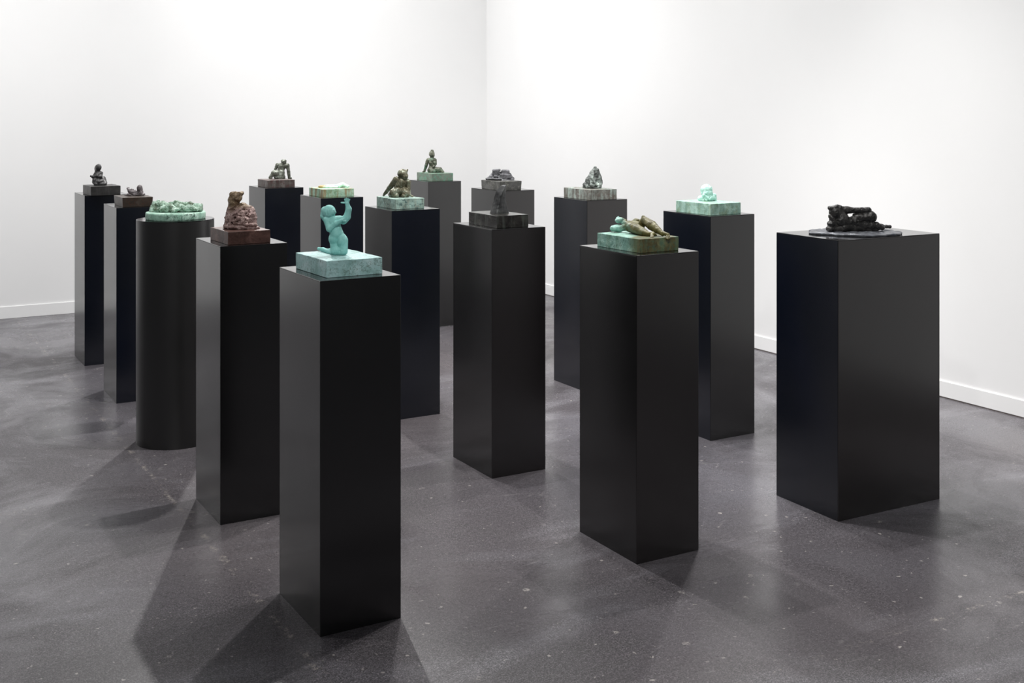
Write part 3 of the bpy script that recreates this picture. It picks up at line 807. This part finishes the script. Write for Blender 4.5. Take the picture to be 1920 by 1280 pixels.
  ('f', 100.3, -96.5, 4.8, 2.8, 98.7, -106.4, -5.3, 2.1),
  ('f', 104.8, -96.5, 5.6, 2.5, 104.3, -104.7, -2.6, 2),
  ('-c', -75.4, 68.7, 32, 2, -60.6, 67.1, 28.5, 2.3),
  ('-e', -48.7, 70.4, 38.2, 7.2, 3.9, 1.8, -10),
  ('-e', -52.6, 78.5, 49.7, 2.6, 3.3, 1.3, 0),
  ('-c', -35.2, 55.6, 36.6, 1.1, -27, 54, 43.4, 1.1),
  ('-e', -37.9, 44.2, 14.6, 3.3, 6.5, 4.9, 0),
 ]),
 'P14': (1.8, 2.18, [
  ('e', -88.1, 0, 76.5, 24, 26.1, 27.9, 0),
  ('c', -109.7, 0, 94.7, 7.9, -92.7, 0, 90.1, 13.1),
  ('c', -79.1, 0, 99.2, 9.5, -70, 0, 94.7, 12),
  ('c', -107.5, -4.5, 61.1, 9.5, -99.1, -6.8, 54.5, 11.6),
  ('c', -73.3, 4.5, 78.4, 21.1, -59.7, 4.5, 46.6, 31.5),
  ('c', -59.7, 4.5, 87.5, 13.6, -37, 4.5, 86.3, 14.3),
  ('c', -37, 4.5, 86.3, 13.6, -8.2, 2.3, 84.3, 10.4),
  ('c', -8.2, 2.3, 84.9, 10.4, 47.8, 0, 85.1, 11.6),
  ('c', -65.5, 0, 42.5, 26.3, -33.1, 2.3, 40.1, 22),
  ('c', -42.2, 2.3, 37.8, 22, -0.7, 4.5, 48.9, 19.5),
  ('c', -0.7, 4.5, 53.4, 20.4, 59.2, 0, 58.4, 21.5),
  ('e', 59.2, 0, 62.9, 19.9, 21.8, 18.4, 0),
  ('c', 48.5, 2.3, 49.1, 15.9, 68.9, 2.3, 51.4, 11.6),
  ('c', -6.6, 0, 38, 21.1, 27.4, 0, 24.4, 16.8),
  ('c', 26.8, -2.3, 25.8, 16.3, 77.4, -6.8, 23.9, 14.3),
  ('c', 77.4, -6.8, 23.9, 13.6, 101.6, -9.1, 15.1, 8.8),
  ('c', 99.5, 27.2, 19.5, 8.6, 134, 56.7, 13.4, 7.3),
  ('c', 134, 56.7, 13.4, 7.3, 158.6, 72.5, 11.3, 6.1),
  ('e', -105.4, -6.8, 30.5, 16.5, 17.9, 13.4, 0),
  ('e', -111, -9.1, 11.7, 16.5, 19, 11.6, 0),
  ('c', -105.9, -6.8, 9.2, 13.1, -53.2, -4.5, 11.3, 15.9),
  ('c', -51.9, 0, 15.3, 23.6, 16.1, 0, 14.2, 15.9),
  ('c', 16.1, 0, 10.8, 12.7, 83.4, -2.3, 11, 9.5),
  ('c', -104.5, -6.8, 31.9, 11.3, -109.7, -9.1, 11.7, 13.1),
  ('c', -98.5, -4.5, 47.5, 13.6, -93.9, -4.5, 24.8, 15.9),
  ('c', -106, -9.1, 93.1, 6.8, -84.5, -11.3, 100.1, 7.7),
  ('-c', -39.7, -36.3, 67.3, 5.9, -18.7, 36.3, 60.8, 5.9),
  ('-c', -39.7, -36.3, 66.6, 5.4, -28.5, -36.3, 70.7, 5.4),
  ('-c', -18.7, 36.3, 60.1, 5.4, -7.3, 36.3, 64.3, 5.4),
  ('-c', -33.9, -36.3, 69.3, 5.9, -12.8, 36.3, 62.9, 5.9),
  ('-e', -87.3, -29.5, 43, 13.6, 11.3, 3.6, 20),
  ('-e', 16.8, -20.4, 39.9, 24.9, 9.1, 2.7, -4),
  ('-e', -37.1, -27.2, 27.1, 11.3, 6.8, 3.2, 20),
 ]),
}
DARK = [(30, 29, 30), (52, 51, 52), (84, 83, 84)]
m1 = m_patina('dark_grey_bronze', [(40, 39, 40), (66, 65, 66), (104, 103, 102)], 30, 0.42, 0.35)
m1b = m_patina('dark_grey_bronze_block', [(46, 45, 44), (62, 61, 60), (78, 77, 75)], 14, 0.45, 0.2, streak=((92, 92, 90), 0.3))
m2 = m_patina('silvery_grey_bronze', [(70, 64, 64), (116, 110, 112), (158, 152, 154)], 40, 0.4, 0.35)
m2b = m_patina('brown_black_bronze_block', [(52, 44, 38), (68, 60, 53), (94, 86, 78)], 16, 0.4, 0.15, spots=((88, 56, 40), 0.5))
m3 = m_patina('verdigris_over_bronze', [(52, 66, 50), (116, 142, 122), (178, 206, 190), (208, 228, 216)], 40, 0.65, 0.0, spots=((64, 66, 38), 0.75, 40))
m3b = m_patina('verdigris_slab', [(112, 154, 134), (158, 196, 178), (200, 226, 212)], 20, 0.65, 0.0, spots=((48, 74, 60), 0.85, 80), streak=((120, 164, 144), 0.5))
m4 = m_patina('red_brown_bronze', [(84, 62, 58), (134, 110, 106), (172, 150, 146)], 38, 0.5, 0.15, spots=((70, 54, 36), 0.5, 50), grad=([(80, 66, 48), (118, 100, 76), (156, 138, 110)], 0.070, 0.105, 0, 'Z'))
m4b = m_patina('red_brown_bronze_block', [(54, 34, 28), (80, 54, 48), (112, 84, 76)], 15, 0.42, 0.15, spots=((46, 26, 16), 0.6, 40))
m5 = m_patina('smooth_turquoise_patina', [(112, 178, 172), (130, 192, 186), (150, 206, 202)], 24, 0.62, 0.0)
m5b = m_patina('turquoise_block', [(118, 156, 152), (152, 188, 188), (184, 208, 210)], 16, 0.62, 0.0, spots=((92, 116, 106), 0.7, 120))
m6 = m_patina('grey_green_bronze', [(60, 62, 52), (100, 104, 94), (158, 164, 156)], 34, 0.45, 0.25)
m6b = m_patina('grey_brown_bronze_block', [(62, 54, 52), (88, 80, 76), (112, 106, 102)], 18, 0.5, 0.15, spots=((92, 54, 56), 0.8, 40), streak=((150, 148, 144), 0.4))
m7b_ = m_patina('pale_green_rust_block', [(120, 160, 134), (166, 200, 176), (190, 218, 198)], 14, 0.6, 0.0, streak=((146, 110, 66), 0.85, 26), spots=((110, 130, 80), 0.5, 40))
m7f_ = m_patina('pale_green_bronze', [(170, 214, 190), (196, 232, 212), (214, 242, 226)], 20, 0.6, 0.0, grad=([(186, 160, 106), (160, 138, 84)], -0.03, -0.06))
m7 = m_patina('olive_bronze', [(44, 42, 28), (84, 80, 60), (128, 126, 108)], 26, 0.4, 0.3, spots=((140, 152, 136), 0.7, 40))
m7b = m_patina('aqua_mottled_block', [(112, 124, 114), (142, 168, 158), (172, 206, 198)], 18, 0.6, 0.0, spots=((62, 92, 90), 0.9, 60), streak=((140, 140, 126), 0.5))
m8 = m_patina('grey_olive_bronze', [(56, 58, 46), (92, 94, 80), (134, 138, 122)], 30, 0.5, 0.2, spots=((122, 172, 150), 0.4, 30))
m8b = m_patina('green_grey_block', [(104, 114, 102), (120, 134, 120), (138, 152, 138)], 14, 0.6, 0.0, spots=((100, 176, 146), 0.6, 60))
m9 = m_patina('slate_grey_bronze', [(52, 52, 54), (98, 98, 102), (134, 134, 138)], 22, 0.5, 0.2, spots=((48, 56, 48), 0.6, 20))
m9b = m_patina('dark_slate_block', [(62, 62, 58), (84, 84, 82), (104, 104, 102)], 14, 0.5, 0.1, spots=((134, 134, 126), 0.5, 60))
m10 = m_patina('dark_horn_bronze', [(38, 39, 40), (60, 61, 62), (92, 94, 92)], 24, 0.42, 0.3, stretch=0.35)
m10b = m_patina('polished_black_bronze_block', [(30, 28, 27), (48, 46, 44), (76, 76, 70)], 16, 0.22, 0.3, streak=((120, 130, 122), 0.3, 24))
m11 = m_patina('green_streaked_crag', [(40, 42, 41), (72, 76, 74), (122, 130, 126), (206, 222, 214)], 34, 0.6, 0.0, stretch=0.5)
m11b = m_patina('streaked_brown_green_block', [(76, 74, 68), (106, 106, 100), (146, 150, 144)], 24, 0.5, 0.05, streak=((186, 206, 198), 0.55, 22), spots=((84, 62, 52), 0.6, 40))
m12 = m_patina('pale_turquoise_patina', [(138, 188, 176), (176, 216, 206), (208, 236, 228)], 30, 0.65, 0.0)
m12b = m_patina('turquoise_mottled_block', [(96, 126, 112), (136, 172, 158), (176, 208, 196)], 22, 0.6, 0.0, streak=((182, 216, 206), 0.45, 24), spots=((124, 138, 96), 0.5, 26))
OL = [(52, 47, 16), (84, 78, 34), (110, 106, 60)]
m13 = m_patina('turquoise_to_olive_bronze', [(100, 150, 136), (144, 188, 176), (184, 216, 206)], 30, 0.45, 0.1, grad=(OL, -0.065, -0.03), spots=((46, 62, 40), 0.5, 30))
m13b = m_patina('turquoise_to_olive_block', [(96, 140, 128), (138, 180, 168), (188, 220, 208)], 28, 0.5, 0.05, grad=([(56, 46, 22), (86, 80, 46), (112, 114, 78)], -0.03, 0.01, -1.0), spots=((60, 100, 84), 0.6, 70), streak=((96, 128, 98), 0.45, 30))
m14 = m_patina('black_bronze', [(22, 22, 22), (42, 41, 40), (74, 72, 70)], 34, 0.36, 0.3)
m14b = m_patina('dark_silvery_bronze', [(62, 64, 68), (92, 94, 100), (132, 136, 142)], 30, 0.32, 0.45)

# key: (name, figure part name, label, figure material, block material, noise mm, noise size mm, ridged, clip mm, block taper)
SC = {
 'P1': ('bronze_figure', 'figure', 'dark grey bronze of a seated figure with folded arms on a grey block', m1, m1b, 1.6, 12, 0, -4, 0.0),
 'P2': ('bronze_figure', 'figure', 'small silvery grey bronze of a reclining figure on a dark brown block', m2, m2b, 1.6, 11, 0, -3, 0.05),
 'P3': ('bronze_relief', 'figure', 'pale green bronze of tangled bodies on a round slab', m3, m3b, 3.6, 14, 0.6, -8, 0.0),
 'P4': ('bronze_figure', 'figure', 'rough red-brown bronze of a draped seated figure on a brown block', m4, m4b, 3.4, 19, 0.65, -8, 0.0),
 'P5': ('bronze_figure', 'figure', 'turquoise bronze of a kneeling nude raising one arm on a square block', m5, m5b, 0.8, 16, 0, -4, 0.0),
 'P6': ('bronze_figure', 'figure', 'grey-green bronze of a figure sitting propped on straight arms on a brown block', m6, m6b, 1.7, 13, 0, -6, 0.0),
 'P6b': ('bronze_figure', 'figure', 'pale green bronze of a figure lying flat on a rust-streaked block', m7f_, m7b_, 1.6, 14, 0, -5, 0.0),
 'P7': ('bronze_figure', 'figure', 'olive bronze of a crouching figure with spread arms on an aqua mottled block', m7, m7b, 1.5, 14, 0, -8, 0.0),
 'P8': ('bronze_figure', 'figure', 'grey-olive bronze of a seated woman with a topknot on a green block', m8, m8b, 2.0, 12, 0, -8, 0.0),
 'P9': ('bronze_fragment', 'figure', 'slate grey bronze of two split rounded blocks on a dark slate block', m9, m9b, 2.0, 18, 0, -8, 0.03),
 'P11': ('bronze_crag', 'figure', 'craggy dark bronze peak streaked pale green on a streaked block', m11, m11b, 3.6, 17, 0.5, -6, 0.0),
 'P12': ('bronze_figure', 'figure', 'pale turquoise bronze of a crouched ball-like figure on a turquoise block', m12, m12b, 3.0, 14, 0.3, -4, 0.0),
 'P13': ('bronze_figure', 'figure', 'reclining bronze nude with turquoise head and olive bent legs on a thick block', m13, m13b, 1.4, 17, 0, -22, 0.0),
 'P14': ('bronze_figure', 'figure', 'black bronze of a reclining figure on a thin ragged disc', m14, m14b, 2.6, 15, 0.3, -7, 0.0),
}
GROUP = 'small bronzes on the black pedestals'
for i, (k, (nm, fn, label, mf, mb, na, ns, rg, clip, taper)) in enumerate(SC.items()):
    bx, by, wx, wy, rot, bh = BASE[k]; h = PED[k][5]
    r = empty(nm, (bx, by, h), math.radians(rot)); tag(r, label, 'sculpture', GROUP)
    ks, px, prims = FIG[k]
    dz = {'P2': 1.5, 'P12': 2.0, 'P6b': 2.0}.get(k, 0.0)
    me = sculpt(nm + '_' + fn, ks, max(1.0, px * 0.55), prims, na, ns, rg, clip, 4, dz, 0.25 * px)
    link(fn, me, mf, r, (0, 0, bh), -YAW - math.radians(rot), True)
    if k == 'P3': b = link('base', disc_mesh('slab', wx, wy, bh, 0.006, 3, lift=0.0008), mb, r, smooth=True)
    elif k == 'P14': b = link('base', disc_mesh('slab', wx, wy, bh, 0.10, 5, lift=0.0042), mb, r, (0, 0, 0), -YAW - math.radians(rot), True)
    else: b = link('base', slab_mesh('block', wx, wy, bh, taper, 0.0007, 0.0016, i), mb, r)

# the horn: stacked leaf-shaped sections rising and bending to a blunt tip
def horn_mesh():
    # height mm, left mm, right mm, ridge x mm, front depth, back depth
    S = [(0.0, -38.5, 50.4, -7.6, 42.2, 37.7), (9.2, -35.9, 47.3, -6.3, 40.8, 35.1), (22.2, -31.7, 42.6, -3.7, 36.7, 31.4), (37.9, -26.5, 37.6, 0.7, 32.6, 27.6), (58.8, -21.2, 34.2, 5.4, 29.9, 25.1), (79.8, -16.8, 32.9, 12.0, 27.2, 22.6), (100.7, -8.9, 34.2, 22.4, 21.8, 17.6), (113.8, 1.5, 36.3, 29.0, 16.3, 13.8), (121.6, 9.4, 37.4, 32.1, 11.6, 10.0), (126.3, 17.2, 37.4, 32.9, 6.8, 6.3), (127.9, 22.4, 35.8, 32.9, 4.1, 3.8)]
    bm = bmesh.new(); rows = []; n = 40
    hs = [s[0] for s in S]
    Z = np.linspace(hs[0], hs[-1], 46)
    C = [np.interp(Z, hs, [s[j] for s in S]) for j in range(1, 6)]
    for z, l, rr, rx, fd, bd in zip(Z, *C):
        row = []
        for i in range(n):
            a = 2 * math.pi * i / n
            ca, sa = math.cos(a), math.sin(a)
            # superellipse-like section with a creased front ridge
            x0 = (l + rr) / 2; hw = (rr - l) / 2
            x = x0 + hw * math.copysign(abs(ca) ** 0.85, ca)
            if sa < 0:
                t = (x - rx); m = (1 - t / (rr - rx)) if t > 0 else (1 + t / (rx - l))
                y = -fd * max(0.0, min(1.0, m)) ** 0.85
            else: y = bd * sa
            row.append(Vector((x, y, z)))
        rows.append(row)
    P = np.array([[v[:] for v in r] for r in rows]); q = P.reshape(-1, 3)
    d = fbm(q, 14, 3).reshape(P.shape[:2])
    cen = P.mean(1, keepdims=True); dirn = P - cen; dirn /= np.linalg.norm(dirn, axis=2, keepdims=True) + 1e-6
    P = (P + dirn * d[..., None] * 1.1) / 1000
    V = [[bm.verts.new(p) for p in r] for r in P]
    for a, b in zip(V, V[1:]):
        for i in range(n): bm.faces.new((a[i], a[(i + 1) % n], b[(i + 1) % n], b[i]))
    bm.faces.new(V[-1]); bm.faces.new(list(reversed(V[0])))
    return bm_mesh(bm, 'horn')
bx, by, wx, wy, rot, bh = BASE['P10']; h = PED['P10'][5]
r = empty('bronze_horn', (bx, by, h), math.radians(rot)); tag(r, 'dark bronze curved horn standing on a polished black block', 'sculpture', GROUP)
link('horn', horn_mesh(), m10, r, (0, 0, bh - 0.002), -YAW - math.radians(rot), True)
link('base', slab_mesh('block', wx, wy, bh, 0.0, 0.0007, 0.0018, 30), m10b, r)
